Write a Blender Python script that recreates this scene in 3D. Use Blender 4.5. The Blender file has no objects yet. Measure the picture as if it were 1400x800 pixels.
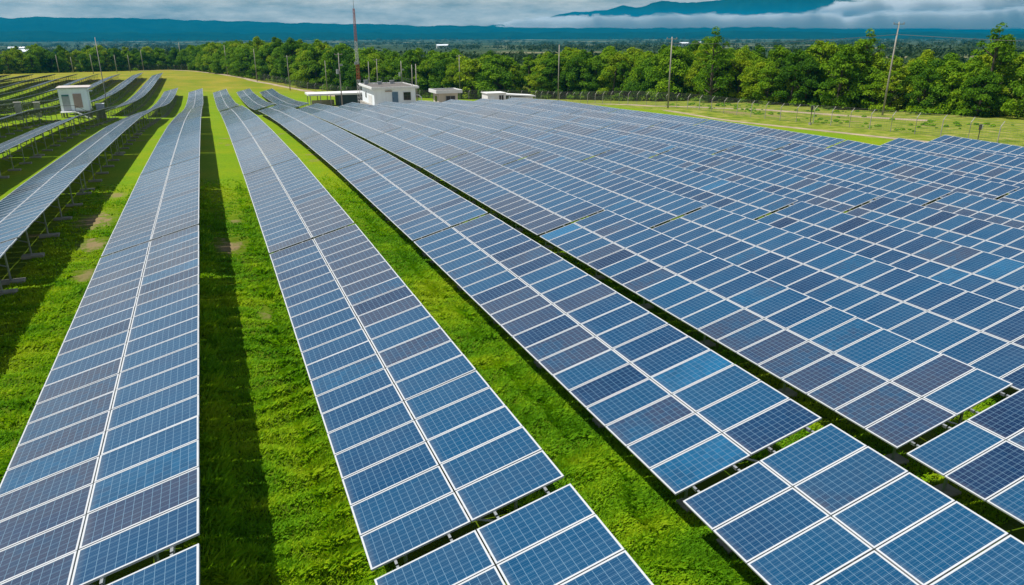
import bpy, math, random
import numpy as np
from mathutils import Vector, Matrix
R = math.radians
random.seed(7)
RNG = np.random.default_rng(11)
scene = bpy.context.scene
col = scene.collection

# ------------------------------------------------------------------ camera, sky, sun, exposure
PITCH, YAW, FPX = R(19.98), R(22.147), 991.2
cam_d = bpy.data.cameras.new("camera")
cam_d.sensor_width = 36.0
cam_d.lens = FPX / 1400 * 36
cam_d.clip_start = 0.2
cam_d.clip_end = 60000
cam = bpy.data.objects.new("camera", cam_d)
cam.rotation_euler = (math.pi / 2 - PITCH, 0, -YAW)
col.objects.link(cam)
scene.camera = cam

SUN = Vector((-0.43, 0.11, 0.90)).normalized()          # towards the sun
sun_el = math.asin(SUN.z)
sun_rot = math.atan2(SUN.x, SUN.y)
world = bpy.data.worlds.new("World")
scene.world = world
world.use_nodes = True


def build_world():
    nt = world.node_tree
    n, l = nt.nodes, nt.links
    n.clear()
    out = n.new('ShaderNodeOutputWorld')
    bg = n.new('ShaderNodeBackground')
    bg.inputs['Strength'].default_value = 0.085
    sky = n.new('ShaderNodeTexSky')
    sky.sky_type = 'NISHITA'
    sky.sun_disc = False
    sky.sun_elevation = sun_el
    sky.sun_rotation = sun_rot
    sky.air_density = 1.0
    sky.dust_density = 0.6
    sky.ozone_density = 2.0
    tc = n.new('ShaderNodeTexCoord')
    sep = n.new('ShaderNodeSeparateXYZ')
    l.new(tc.outputs['Generated'], sep.inputs[0])
    # high broken cloud deck: directions projected on a flat layer
    zc = n.new('ShaderNodeMath'); zc.operation = 'MAXIMUM'; zc.inputs[1].default_value = 0.0
    l.new(sep.outputs['Z'], zc.inputs[0])
    za = n.new('ShaderNodeMath'); za.operation = 'ADD'; za.inputs[1].default_value = 0.10
    l.new(zc.outputs[0], za.inputs[0])
    dx = n.new('ShaderNodeMath'); dx.operation = 'DIVIDE'
    dy = n.new('ShaderNodeMath'); dy.operation = 'DIVIDE'
    l.new(sep.outputs['X'], dx.inputs[0]); l.new(za.outputs[0], dx.inputs[1])
    l.new(sep.outputs['Y'], dy.inputs[0]); l.new(za.outputs[0], dy.inputs[1])
    cmb = n.new('ShaderNodeCombineXYZ')
    l.new(dx.outputs[0], cmb.inputs[0]); l.new(dy.outputs[0], cmb.inputs[1])
    zs = n.new('ShaderNodeMath'); zs.operation = 'MULTIPLY'; zs.inputs[1].default_value = 9.0
    l.new(sep.outputs['Z'], zs.inputs[0]); l.new(zs.outputs[0], cmb.inputs[2])
    nz = n.new('ShaderNodeTexNoise')
    nz.inputs['Scale'].default_value = 1.15
    nz.inputs['Detail'].default_value = 9
    nz.inputs['Roughness'].default_value = 0.58
    l.new(cmb.outputs[0], nz.inputs['Vector'])
    cov = n.new('ShaderNodeMapRange'); cov.interpolation_type = 'SMOOTHSTEP'
    cov.inputs['From Min'].default_value = 0.40
    cov.inputs['From Max'].default_value = 0.60
    l.new(nz.outputs['Fac'], cov.inputs['Value'])
    # cloud is thicker towards the horizon
    hz = n.new('ShaderNodeMapRange')
    hz.inputs['From Min'].default_value = 0.03
    hz.inputs['From Max'].default_value = 0.28
    hz.inputs['To Min'].default_value = 0.98
    hz.inputs['To Max'].default_value = 0.42
    l.new(sep.outputs['Z'], hz.inputs['Value'])
    mx = n.new('ShaderNodeMath'); mx.operation = 'MAXIMUM'
    mlt = n.new('ShaderNodeMath'); mlt.operation = 'MULTIPLY'
    l.new(cov.outputs[0], mlt.inputs[0]); mlt.inputs[1].default_value = 0.3
    hz2 = n.new('ShaderNodeMapRange')
    hz2.inputs['From Min'].default_value = 0.2
    hz2.inputs['From Max'].default_value = 0.56
    hz2.inputs['To Min'].default_value = 0.93
    hz2.inputs['To Max'].default_value = 0.0
    l.new(sep.outputs['Z'], hz2.inputs['Value'])
    l.new(mlt.outputs[0], mx.inputs[0]); l.new(hz2.outputs[0], mx.inputs[1])
    # cloud brightness: fine billows
    mp = n.new('ShaderNodeMapping')
    mp.inputs['Scale'].default_value = (9, 9, 42)
    l.new(tc.outputs['Generated'], mp.inputs['Vector'])
    nb = n.new('ShaderNodeTexNoise')
    nb.inputs['Scale'].default_value = 1.6
    nb.inputs['Detail'].default_value = 8
    nb.inputs['Roughness'].default_value = 0.6
    l.new(mp.outputs[0], nb.inputs['Vector'])
    cr = n.new('ShaderNodeValToRGB')
    cr.color_ramp.elements[0].position = 0.33
    cr.color_ramp.elements[0].color = (3.5, 4.0, 4.0, 1)
    cr.color_ramp.elements[1].position = 0.68
    cr.color_ramp.elements[1].color = (9.8, 9.4, 8.5, 1)
    l.new(nb.outputs['Fac'], cr.inputs[0])
    mixc = n.new('ShaderNodeMix'); mixc.data_type = 'RGBA'
    l.new(mx.outputs[0], mixc.inputs[0])
    l.new(sky.outputs[0], mixc.inputs[6])
    l.new(cr.outputs[0], mixc.inputs[7])
    l.new(mixc.outputs[2], bg.inputs['Color'])
    l.new(bg.outputs[0], out.inputs['Surface'])


build_world()
sun_l = bpy.data.lights.new("sun", 'SUN')
sun_l.energy = 5.0
sun_l.angle = R(0.5)
sun_l.color = (1.0, 0.955, 0.88)
sun = bpy.data.objects.new("sun", sun_l)
sun.rotation_euler = SUN.to_track_quat('Z', 'Y').to_euler()
col.objects.link(sun)
vs = scene.view_settings
vs.view_transform = 'Standard'
vs.look = 'None'
vs.exposure = 0.15
vs.gamma = 1.0
vs.use_curve_mapping = False
cy = scene.cycles
cy.max_bounces = 8
cy.transparent_max_bounces = 8
cy.volume_bounces = 2

# ------------------------------------------------------------------ helpers
CY, SYW, CP, SP = math.cos(YAW), math.sin(YAW), math.cos(PITCH), math.sin(PITCH)
FW = np.array([SYW * CP, CY * CP, -SP]); RT = np.array([CY, -SYW, 0.0]); DN = np.cross(FW, RT)


def proj(p):
    p = np.asarray(p, float)
    zc = p @ FW
    if zc < 0.3:
        return None
    return 700 + FPX * (p @ RT) / zc, 400 + FPX * (p @ DN) / zc


def tag(o, label=None, cat=None, group=None, kind=None):
    if label: o['label'] = label
    if cat: o['category'] = cat
    if group: o['group'] = group
    if kind: o['kind'] = kind
    return o


def thing(name, label, cat, loc=(0, 0, 0), rz=0.0, group=None):
    o = bpy.data.objects.new(name, None)
    o.empty_display_size = 0.3
    o.location = loc
    o.rotation_euler = (0, 0, rz)
    col.objects.link(o)
    return tag(o, label, cat, group)


class MB:
    """collects faces of one mesh"""
    def __init__(self):
        self.v = []; self.f = []; self.m = []

    def poly(self, pts, mi=0):
        b = len(self.v)
        self.v.extend([tuple(p) for p in pts])
        self.f.append(tuple(range(b, b + len(pts)))); self.m.append(mi)

    def box(self, c, s, mi=0, M=None):
        cx, cyy, cz = c; hx, hy, hz = s[0] / 2, s[1] / 2, s[2] / 2
        P = [Vector((cx + i * hx, cyy + j * hy, cz + k * hz)) for k in (-1, 1) for j in (-1, 1) for i in (-1, 1)]
        if M is not None: P = [M @ p for p in P]
        b = len(self.v)
        self.v.extend([tuple(p) for p in P])
        for q in ((0, 2, 3, 1), (4, 5, 7, 6), (0, 1, 5, 4), (2, 6, 7, 3), (0, 4, 6, 2), (1, 3, 7, 5)):
            self.f.append(tuple(b + i for i in q)); self.m.append(mi)

    def tube(self, pts, rads, n=6, mi=0, cap=True):
        pts = [Vector(p) for p in pts]
        if not hasattr(rads, '__len__'): rads = [rads] * len(pts)
        rings = []
        for i, p in enumerate(pts):
            d = (pts[min(i + 1, len(pts) - 1)] - pts[max(i - 1, 0)]).normalized()
            a = d.cross(Vector((0, 0, 1)))
            if a.length < 1e-3: a = Vector((1, 0, 0))
            a.normalize(); bb = d.cross(a).normalized()
            base = len(self.v)
            for k in range(n):
                t = 2 * math.pi * k / n
                self.v.append(tuple(p + (a * math.cos(t) + bb * math.sin(t)) * rads[i]))
            rings.append(base)
        for i in range(len(rings) - 1):
            for k in range(n):
                k2 = (k + 1) % n
                self.f.append((rings[i] + k, rings[i + 1] + k, rings[i + 1] + k2, rings[i] + k2)); self.m.append(mi)
        if cap:
            self.f.append(tuple(rings[0] + k for k in range(n))); self.m.append(mi)
            self.f.append(tuple(rings[-1] + n - 1 - k for k in range(n))); self.m.append(mi)

    def mesh(self, name, mats, smooth=False):
        me = bpy.data.meshes.new(name)
        me.from_pydata(self.v, [], self.f)
        for m in (mats if isinstance(mats, (list, tuple)) else [mats]): me.materials.append(m)
        me.polygons.foreach_set('material_index', self.m)
        if smooth: me.polygons.foreach_set('use_smooth', [True] * len(self.f))
        me.update()
        return me

    def build(self, name, mats, parent=None, smooth=False, loc=None):
        return link(name, self.mesh(name, mats, smooth), parent, loc)


def link(name, me, parent=None, loc=None, mat=None):
    o = bpy.data.objects.new(name, me)
    col.objects.link(o)
    if parent is not None: o.parent = parent
    if loc is not None: o.location = loc
    if mat is not None: o.matrix_local = mat
    return o


def np_mesh(name, verts, quads, mats, tone=None, smooth=False, uv=None):
    """numpy quads -> mesh; tone = per-face float attribute"""
    me = bpy.data.meshes.new(name)
    nv, nf, k = len(verts), len(quads), quads.shape[1]
    me.vertices.add(nv); me.vertices.foreach_set('co', np.ascontiguousarray(verts, np.float32).ravel())
    me.loops.add(nf * k); me.loops.foreach_set('vertex_index', np.ascontiguousarray(quads, np.int32).ravel())
    me.polygons.add(nf)
    me.polygons.foreach_set('loop_start', np.arange(0, nf * k, k, dtype=np.int32))
    me.polygons.foreach_set('loop_total', np.full(nf, k, np.int32))
    for m in (mats if isinstance(mats, (list, tuple)) else [mats]): me.materials.append(m)
    me.polygons.foreach_set('use_smooth', np.full(nf, bool(smooth)))
    me.update(calc_edges=True)
    if tone is not None:
        a = me.attributes.new('tone', 'FLOAT', 'FACE')
        a.data.foreach_set('value', np.ascontiguousarray(tone, np.float32))
    if uv is not None:
        u = me.uv_layers.new(name='UVMap')
        u.data.foreach_set('uv', np.ascontiguousarray(uv, np.float32).ravel())
    return me


def vnoise(x, y, seed=0):
    """smooth value noise, arrays"""
    xi = np.floor(x).astype(np.int64); yi = np.floor(y).astype(np.int64)
    fx = x - xi; fy = y - yi
    fx = fx * fx * (3 - 2 * fx); fy = fy * fy * (3 - 2 * fy)

    def h(a, b):
        n = (a * 374761393 + b * 668265263 + seed * 974634777) & 0x7fffffff
        n = ((n ^ (n >> 13)) * 1274126177) & 0x7fffffff
        return ((n ^ (n >> 16)) & 0xffff) / 65535.0
    return (h(xi, yi) * (1 - fx) + h(xi + 1, yi) * fx) * (1 - fy) + (h(xi, yi + 1) * (1 - fx) + h(xi + 1, yi + 1) * fx) * fy


def fbm(x, y, oct=4, seed=0):
    s = 0; a = 1; t = 0
    for o in range(oct):
        s = s + a * vnoise(x * 2 ** o, y * 2 ** o, seed + o); t += a; a *= 0.5
    return s / t


# ------------------------------------------------------------------ materials
def new_mat(name):
    m = bpy.data.materials.new(name); m.use_nodes = True
    nt = m.node_tree
    return m, nt.nodes, nt.links, nt.nodes['Principled BSDF']


def plain(name, c, rough=0.6, metal=0.0, noise=0.0, scale=3.0, spec=0.5, dark=None, streak=False):
    m, n, l, b = new_mat(name)
    b.inputs['Roughness'].default_value = rough
    b.inputs['Metallic'].default_value = metal
    b.inputs['Specular IOR Level'].default_value = spec
    if noise > 0:
        tc = n.new('ShaderNodeTexCoord')
        mp = n.new('ShaderNodeMapping')
        mp.inputs['Scale'].default_value = (1, 1, 0.15 if streak else 1)
        l.new(tc.outputs['Object'], mp.inputs['Vector'])
        nz = n.new('ShaderNodeTexNoise'); nz.inputs['Scale'].default_value = scale
        nz.inputs['Detail'].default_value = 6; nz.inputs['Roughness'].default_value = 0.65
        l.new(mp.outputs[0], nz.inputs['Vector'])
        r = n.new('ShaderNodeValToRGB')
        r.color_ramp.elements[0].position = 0.32; r.color_ramp.elements[1].position = 0.62
        d = dark or tuple(x * (1 - noise) for x in c)
        r.color_ramp.elements[0].color = (*d, 1); r.color_ramp.elements[1].color = (*c, 1)
        l.new(nz.outputs['Fac'], r.inputs[0]); l.new(r.outputs[0], b.inputs['Base Color'])
    else:
        b.inputs['Base Color'].default_value = (*c, 1)
    return m


M = {}
M['alu'] = plain('aluminium', (0.53, 0.55, 0.57), 0.42, 0.0, 0.12, 2.0)
M['galv'] = plain('galvanised_steel', (0.36, 0.38, 0.39), 0.45, 0.5, 0.3, 4)
M['backsheet'] = plain('backsheet', (0.42, 0.43, 0.44), 0.6)
M['concrete'] = plain('concrete', (0.38, 0.36, 0.32), 0.9, 0, 0.35, 2.5)
M['concrete_pole'] = plain('concrete_pole', (0.36, 0.33, 0.29), 0.9, 0, 0.3, 1.2, streak=True)
M['white_wall'] = plain('white_wall', (0.85, 0.91, 0.95), 0.8, 0, 0.14, 0.8, streak=True)
M['cream_wall'] = plain('cream_wall', (0.62, 0.56, 0.46), 0.85, 0, 0.2, 0.9, streak=True)
M['white_paint'] = plain('white_paint', (0.80, 0.80, 0.78), 0.6, 0, 0.1, 1.5)
M['roof_deck'] = plain('roof_deck', (0.17, 0.155, 0.14), 0.9, 0, 0.55, 0.7)
M['door_blue'] = plain('door_blue', (0.10, 0.19, 0.29), 0.5, 0, 0.15, 2)
M['door_grey'] = plain('door_grey', (0.33, 0.36, 0.39), 0.6, 0, 0.15, 2)
M['louver'] = plain('louver_pink', (0.50, 0.37, 0.33), 0.7, 0, 0.15, 2)
M['teal_sign'] = plain('teal_sign', (0.03, 0.16, 0.16), 0.5)
M['dark_glass'] = plain('dark_glass', (0.012, 0.015, 0.018), 0.12)
M['dark_metal'] = plain('dark_metal', (0.06, 0.06, 0.06), 0.55, 0.3, 0.2, 3)
M['shed_blue'] = plain('shed_blue', (0.03, 0.055, 0.075), 0.7, 0, 0.25, 1.5, streak=True)
M['rust'] = plain('rust_roof', (0.60, 0.54, 0.50), 0.85, 0, 0.35, 1.5)
M['tower_red'] = plain('tower_red', (0.42, 0.10, 0.045), 0.6, 0, 0.2, 1.5)
M['tower_white'] = plain('tower_white', (0.55, 0.55, 0.54), 0.6, 0, 0.2, 1.5)
M['cabinet'] = plain('cabinet_grey', (0.34, 0.36, 0.37), 0.55, 0, 0.15, 1.5)
M['wire'] = plain('wire', (0.22, 0.22, 0.21), 0.6, 0.4)
M['ceramic'] = plain('ceramic', (0.30, 0.22, 0.18), 0.3)
M['bark'] = plain('bark', (0.12, 0.095, 0.07), 0.95, 0, 0.4, 3)


def glass_material():
    """polycrystalline cells: 6 across, 12 along, pale gaps and busbars, tone per module"""
    m, n, l, b = new_mat('solar_cells')
    uv = n.new('ShaderNodeUVMap'); uv.uv_map = 'UVMap'
    at = n.new('ShaderNodeAttribute'); at.attribute_name = 'tone'
    sep = n.new('ShaderNodeSeparateXYZ'); l.new(uv.outputs[0], sep.inputs[0])

    def math_(op, a, bb=None, c=None):
        x = n.new('ShaderNodeMath'); x.operation = op
        for i, val in enumerate((a, bb, c)):
            if val is None: continue
            if isinstance(val, (int, float)): x.inputs[i].default_value = val
            else: l.new(val, x.inputs[i])
        return x.outputs[0]
    # line mask: distance to nearest cell border in cell units
    cu = math_('MULTIPLY', sep.outputs['X'], 12.0)
    cv = math_('MULTIPLY', sep.outputs['Y'], 6.0)
    du = math_('ABSOLUTE', math_('SUBTRACT', math_('FRACT', math_('ADD', cu, 0.5)), 0.5))
    dv = math_('ABSOLUTE', math_('SUBTRACT', math_('FRACT', math_('ADD', cv, 0.5)), 0.5))
    gu = math_('LESS_THAN', du, 0.026)
    gv = math_('LESS_THAN', dv, 0.022)
    # busbars: three thin strips per cell running along the module
    bv = math_('ABSOLUTE', math_('SUBTRACT', math_('FRACT', math_('ADD', math_('MULTIPLY', cv, 3.0), 0.0)), 0.5))
    bb = math_('MULTIPLY', math_('LESS_THAN', bv, 0.055), 0.38)
    line = math_('MAXIMUM', math_('MAXIMUM', gu, gv), bb)
    # tone ramp
    ramp = n.new('ShaderNodeValToRGB'); r = ramp.color_ramp
    r.elements[0].position = 0.0; r.elements[0].color = (0.002, 0.014, 0.055, 1)
    r.elements[1].position = 1.0; r.elements[1].color = (0.004, 0.115, 0.25, 1)
    for p, c in ((0.2, (0.002, 0.034, 0.098)), (0.45, (0.003, 0.060, 0.142)), (0.62, (0.012, 0.054, 0.120)),
                 (0.70, (0.030, 0.042, 0.080)), (0.76, (0.024, 0.042, 0.090)), (0.84, (0.004, 0.058, 0.135))):
        e = r.elements.new(p); e.color = (*c, 1)
    # small crystal variation from cell to cell
    wn = n.new('ShaderNodeTexWhiteNoise'); wn.noise_dimensions = '3D'
    cm = n.new('ShaderNodeCombineXYZ')
    l.new(math_('FLOOR', cu), cm.inputs[0]); l.new(math_('FLOOR', cv), cm.inputs[1])
    oi = n.new('ShaderNodeObjectInfo')
    l.new(math_('MULTIPLY', math_('ADD', at.outputs['Fac'], oi.outputs['Random']), 91.7), cm.inputs[2])
    l.new(cm.outputs[0], wn.inputs['Vector'])
    tone = math_('ADD', at.outputs['Fac'], math_('MULTIPLY', math_('SUBTRACT', wn.outputs['Value'], 0.5), 0.055))
    soft = n.new('ShaderNodeTexNoise'); soft.inputs['Scale'].default_value = 0.55; soft.inputs['Detail'].default_value = 3  # broad tone drift painted in to look like cloudy sky reflections
    pos_ = n.new('ShaderNodeNewGeometry'); l.new(pos_.outputs['Position'], soft.inputs['Vector'])
    tone = math_('ADD', tone, math_('MULTIPLY', math_('SUBTRACT', soft.outputs['Fac'], 0.5), 0.26))
    l.new(tone, ramp.inputs[0])
    # dust, in broad soft patches across the field
    geo = n.new('ShaderNodeNewGeometry')
    nz = n.new('ShaderNodeTexNoise'); nz.inputs['Scale'].default_value = 0.9; nz.inputs['Detail'].default_value = 5
    l.new(geo.outputs['Position'], nz.inputs['Vector'])
    dust = n.new('ShaderNodeMapRange')
    dust.inputs['From Min'].default_value = 0.38; dust.inputs['From Max'].default_value = 0.75
    dust.inputs['To Min'].default_value = 0.0; dust.inputs['To Max'].default_value = 0.055
    l.new(nz.outputs['Fac'], dust.inputs['Value'])
    # soil washed down to the low edge of each module
    low = n.new('ShaderNodeMapRange'); low.interpolation_type = 'SMOOTHSTEP'
    low.inputs['From Min'].default_value = 0.075; low.inputs['From Max'].default_value = 0.0
    low.inputs['To Min'].default_value = 0.0; low.inputs['To Max'].default_value = 0.22
    l.new(sep.outputs['X'], low.inputs['Value'])
    nzs = n.new('ShaderNodeTexNoise'); nzs.inputs['Scale'].default_value = 5.0; nzs.inputs['Detail'].default_value = 4
    l.new(geo.outputs['Position'], nzs.inputs['Vector'])
    dsum = math_('ADD', dust.outputs[0], math_('MULTIPLY', low.outputs[0], math_('MULTIPLY', nzs.outputs['Fac'], 1.6)))
    mixd = n.new('ShaderNodeMix'); mixd.data_type = 'RGBA'
    l.new(dsum, mixd.inputs[0]); l.new(ramp.outputs[0], mixd.inputs[6])
    mixd.inputs[7].default_value = (0.20, 0.20, 0.21, 1)
    mixl = n.new('ShaderNodeMix'); mixl.data_type = 'RGBA'
    l.new(line, mixl.inputs[0]); l.new(mixd.outputs[2], mixl.inputs[6])
    mixl.inputs[7].default_value = (0.13, 0.23, 0.32, 1)
    l.new(mixl.outputs[2], b.inputs['Base Color'])
    b.inputs['Roughness'].default_value = 0.13
    b.inputs['IOR'].default_value = 1.52
    b.inputs['Specular IOR Level'].default_value = 0.5
    return m


M['cells'] = glass_material()


def ground_material():
    m, n, l, b = new_mat('grass_ground')
    geo = n.new('ShaderNodeNewGeometry')
    pos = geo.outputs['Position']

    def noise(scale, det=5, rough=0.6, vec=None):
        x = n.new('ShaderNodeTexNoise'); x.inputs['Scale'].default_value = scale
        x.inputs['Detail'].default_value = det; x.inputs['Roughness'].default_value = rough
        l.new(vec or pos, x.inputs['Vector']); return x.outputs['Fac']

    def ramp(fac, *st):
        r = n.new('ShaderNodeValToRGB')
        r.color_ramp.elements[0].position = st[0][0]; r.color_ramp.elements[0].color = (*st[0][1], 1)
        r.color_ramp.elements[1].position = st[-1][0]; r.color_ramp.elements[1].color = (*st[-1][1], 1)
        for p, c in st[1:-1]:
            e = r.color_ramp.elements.new(p); e.color = (*c, 1)
        l.new(fac, r.inputs[0]); return r.outputs[0]

    def mix(f, a, c):
        x = n.new('ShaderNodeMix'); x.data_type = 'RGBA'
        if isinstance(f, float): x.inputs[0].default_value = f
        else: l.new(f, x.inputs[0])
        for i, v in ((6, a), (7, c)):
            if isinstance(v, tuple): x.inputs[i].default_value = (*v, 1)
            else: l.new(v, x.inputs[i])
        return x.outputs[2]

    def rng(f, a, c, lo=0.0, hi=1.0, sm=True):
        x = n.new('ShaderNodeMapRange')
        if sm: x.interpolation_type = 'SMOOTHSTEP'
        x.inputs['From Min'].default_value = a; x.inputs['From Max'].default_value = c
        x.inputs['To Min'].default_value = lo; x.inputs['To Max'].default_value = hi
        l.new(f, x.inputs['Value']); return x.outputs[0]
    sep = n.new('ShaderNodeSeparateXYZ'); l.new(pos, sep.inputs[0])
    fine = ramp(noise(5.5, 8, 0.7), (0.30, (0.035, 0.090, 0.001)), (0.50, (0.15, 0.27, 0.001)), (0.70, (0.27, 0.37, 0.004)))
    broad = ramp(noise(0.22, 5), (0.34, (0.105, 0.225, 0.001)), (0.5, (0.165, 0.25, 0.001)), (0.68, (0.25, 0.26, 0.004)))
    g = mix(0.5, fine, broad)
    # darker ground where the near grass stands as blades
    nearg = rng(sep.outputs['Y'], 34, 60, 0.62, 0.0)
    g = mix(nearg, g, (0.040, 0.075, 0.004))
    # yellowing lawn further up the slope
    far = rng(sep.outputs['Y'], 215, 280)
    g = mix(far, g, ramp(noise(0.10, 6), (0.35, (0.15, 0.20, 0.006)), (0.6, (0.26, 0.23, 0.02)), (0.75, (0.33, 0.27, 0.06))))
    # rough pale grass outside the fence
    side = rng(sep.outputs['X'], 71.5, 75.5)
    g = mix(side, g, ramp(noise(0.55, 7, 0.7), (0.34, (0.075, 0.130, 0.006)), (0.48, (0.16, 0.215, 0.014)), (0.58, (0.25, 0.26, 0.04)), (0.70, (0.36, 0.30, 0.13))))
    # worn soil spots
    soil = rng(noise(0.30, 7, 0.62), 0.645, 0.70, 0, 0.75)
    g = mix(soil, g, (0.24, 0.17, 0.095))

    def spot(x, y, r, amt):
        d = n.new('ShaderNodeVectorMath'); d.operation = 'DISTANCE'
        flat = n.new('ShaderNodeVectorMath'); flat.operation = 'MULTIPLY'
        flat.inputs[1].default_value = (1, 0.45, 0); l.new(pos, flat.inputs[0])
        l.new(flat.outputs[0], d.inputs[0]); d.inputs[1].default_value = (x, y * 0.45, 0)
        w = n.new('ShaderNodeMath'); w.operation = 'MULTIPLY_ADD'
        l.new(noise(2.2, 6, 0.7), w.inputs[0]); w.inputs[1].default_value = -r * 2.4
        l.new(d.outputs['Value'], w.inputs[2])
        return rng(w.outputs[0], -r * 0.55, -r * 1.0, 0, amt)
    for sx, sy, sr, am in ((84, 104, 3.2, .85), (86, 97, 2.2, .7), (90, 84, 1.6, .6), (93, 74, 1.4, .6), (-6.5, 44, 1.5, .9), (-6.0, 38.5, 1.0, .8), (-5.6, 33, .7, .6), (0.0, 37.2, 1.0, .9), (0.5, 43, .6, .6), (-6.2, 52, .9, .7), (6.4, 22, .6, .5), (1.0, 27, .45, .5)):
        g = mix(spot(sx, sy, sr, am), g, (0.26, 0.185, 0.10))
    # far plain: woods and pale fields
    dist = n.new('ShaderNodeVectorMath'); dist.operation = 'LENGTH'; l.new(pos, dist.inputs[0])
    pf = rng(dist.outputs['Value'], 430, 560)
    vs_ = n.new('ShaderNodeMapping'); vs_.inputs['Scale'].default_value = (1, 1, 0); l.new(pos, vs_.inputs['Vector'])
    fields = ramp(noise(0.0036, 6, 0.6, vs_.outputs[0]), (0.50, (0.022, 0.045, 0.012)), (0.585, (0.05, 0.075, 0.018)), (0.625, (0.26, 0.23, 0.13)), (0.70, (0.12, 0.13, 0.05)))
    g = mix(pf, g, fields)
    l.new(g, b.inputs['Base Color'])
    b.inputs['Roughness'].default_value = 0.95
    b.inputs['Specular IOR Level'].default_value = 0.15
    bp = n.new('ShaderNodeBump'); bp.inputs['Strength'].default_value = 0.8; bp.inputs['Distance'].default_value = 0.06
    l.new(noise(9, 8, 0.75), bp.inputs['Height']); l.new(bp.outputs[0], b.inputs['Normal'])
    return m


def leaf_material(name, stops, trans=0.35):
    m, n, l, b = new_mat(name)
    at = n.new('ShaderNodeAttribute'); at.attribute_name = 'tone'
    oi = n.new('ShaderNodeObjectInfo')
    ad = n.new('ShaderNodeMath'); ad.operation = 'MULTIPLY_ADD'
    l.new(oi.outputs['Random'], ad.inputs[0]); ad.inputs[1].default_value = 0.5
    sc = n.new('ShaderNodeMath'); sc.operation = 'MULTIPLY'; sc.inputs[1].default_value = 0.5
    l.new(at.outputs['Fac'], sc.inputs[0]); l.new(sc.outputs[0], ad.inputs[2])
    r = n.new('ShaderNodeValToRGB')
    r.color_ramp.elements[0].position = stops[0][0]; r.color_ramp.elements[0].color = (*stops[0][1], 1)
    r.color_ramp.elements[1].position = stops[-1][0]; r.color_ramp.elements[1].color = (*stops[-1][1], 1)
    for p, c in stops[1:-1]:
        e = r.color_ramp.elements.new(p); e.color = (*c, 1)
    l.new(ad.outputs[0], r.inputs[0])
    l.new(r.outputs[0], b.inputs['Base Color'])
    b.inputs['Roughness'].default_value = 0.75
    b.inputs['Specular IOR Level'].default_value = 0.2
    tr = n.new('ShaderNodeBsdfTranslucent'); l.new(r.outputs[0], tr.inputs['Color'])
    mx = n.new('ShaderNodeMixShader'); mx.inputs[0].default_value = trans
    l.new(b.outputs[0], mx.inputs[1]); l.new(tr.outputs[0], mx.inputs[2])
    l.new(mx.outputs[0], n['Material Output'].inputs['Surface'])
    return m


M['ground'] = ground_material()
M['leaf'] = leaf_material('tree_leaves', [(0.06, (0.014, 0.060, 0.001)), (0.34, (0.070, 0.185, 0.001)), (0.58, (0.17, 0.32, 0.002)), (0.82, (0.29, 0.38, 0.005))])
M['leaf_dry'] = leaf_material('dry_leaves', [(0.0, (0.07, 0.075, 0.03)), (1.0, (0.19, 0.18, 0.07))])
M['blade'] = leaf_material('grass_blades', [(0.05, (0.022, 0.105, 0.001)), (0.3, (0.105, 0.30, 0.002)), (0.55, (0.22, 0.44, 0.003)), (0.8, (0.36, 0.51, 0.004)), (1.0, (0.50, 0.48, 0.07))], 0.4)
M['far_leaf'] = leaf_material('far_leaves', [(0.0, (0.012, 0.035, 0.010)), (1.0, (0.045, 0.085, 0.018))], 0.15)
M['dirt'] = plain('dirt_track', (0.42, 0.33, 0.22), 0.95, 0, 0.45, 0.5)
M['bounce_paving'] = plain('added_bounce_paving', (0.30, 0.27, 0.22), 0.95, 0, 0.35, 0.4)  # drab tone for the paving added against green bounce light
M['hill'] = plain('hill_forest', (0.008, 0.036, 0.022), 1.0, 0, 0.5, 0.004, spec=0.0)


# ------------------------------------------------------------------ terrain
PY = [-60, 0, 10, 27, 36, 45, 56, 64, 75, 88, 97, 107, 117, 127, 139, 146, 160, 170, 182, 203, 220, 234, 260, 311, 360, 600, 1500, 3000, 6000, 12000]
PZ = [-8.4, -8.45, -8.5, -8.57, -8.7, -8.9, -9.2, -9.5, -9.9, -10.4, -10.85, -11.3, -12.05, -12.75, -13.5, -14.1, -15.2, -15.75, -16.25, -17.0, -17.15, -17.2, -17.0, -16.3, -17, -22, -38, -56, -75, -75]
GYA = [-60, 35, 45, 60, 75, 90, 105, 117, 130, 160, 190, 210, 240, 400, 700]
GVA = [1, 1, .95, .62, .6, .6, .45, .25, .16, .18, .2, .45, .55, .35, 0]
CX = [-400, -90, -18, -5, 1.6, 8, 14.5, 21, 27.4, 34, 40.3, 46.8, 53, 60, 66, 100, 300]
CV = [.3, .3, .2, .0, -.6, -.72, -1.12, -1.45, -1.78, -2.05, -2.25, -2.5, -2.62, -2.75, -2.8, -3.4, -5]
BX = [-60, -33, -27, -20, -14, -7]; BV = [3, 2.3, 1.7, 1.0, .5, 0]
SYY = [40, 80, 92, 128, 150, 180, 210, 263, 300, 335, 420]; SV = [0, .3, .5, .8, .75, 1, 1, .87, .35, .25, 0]
H0 = 0.95


def zl(x, y):
    return np.interp(y, PY, PZ) + np.interp(x, CX, CV) * np.interp(y, GYA, GVA) + np.interp(x, BX, BV) * np.interp(y, SYY, SV)


def zg(x, y):
    return zl(x, y) - H0


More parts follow.
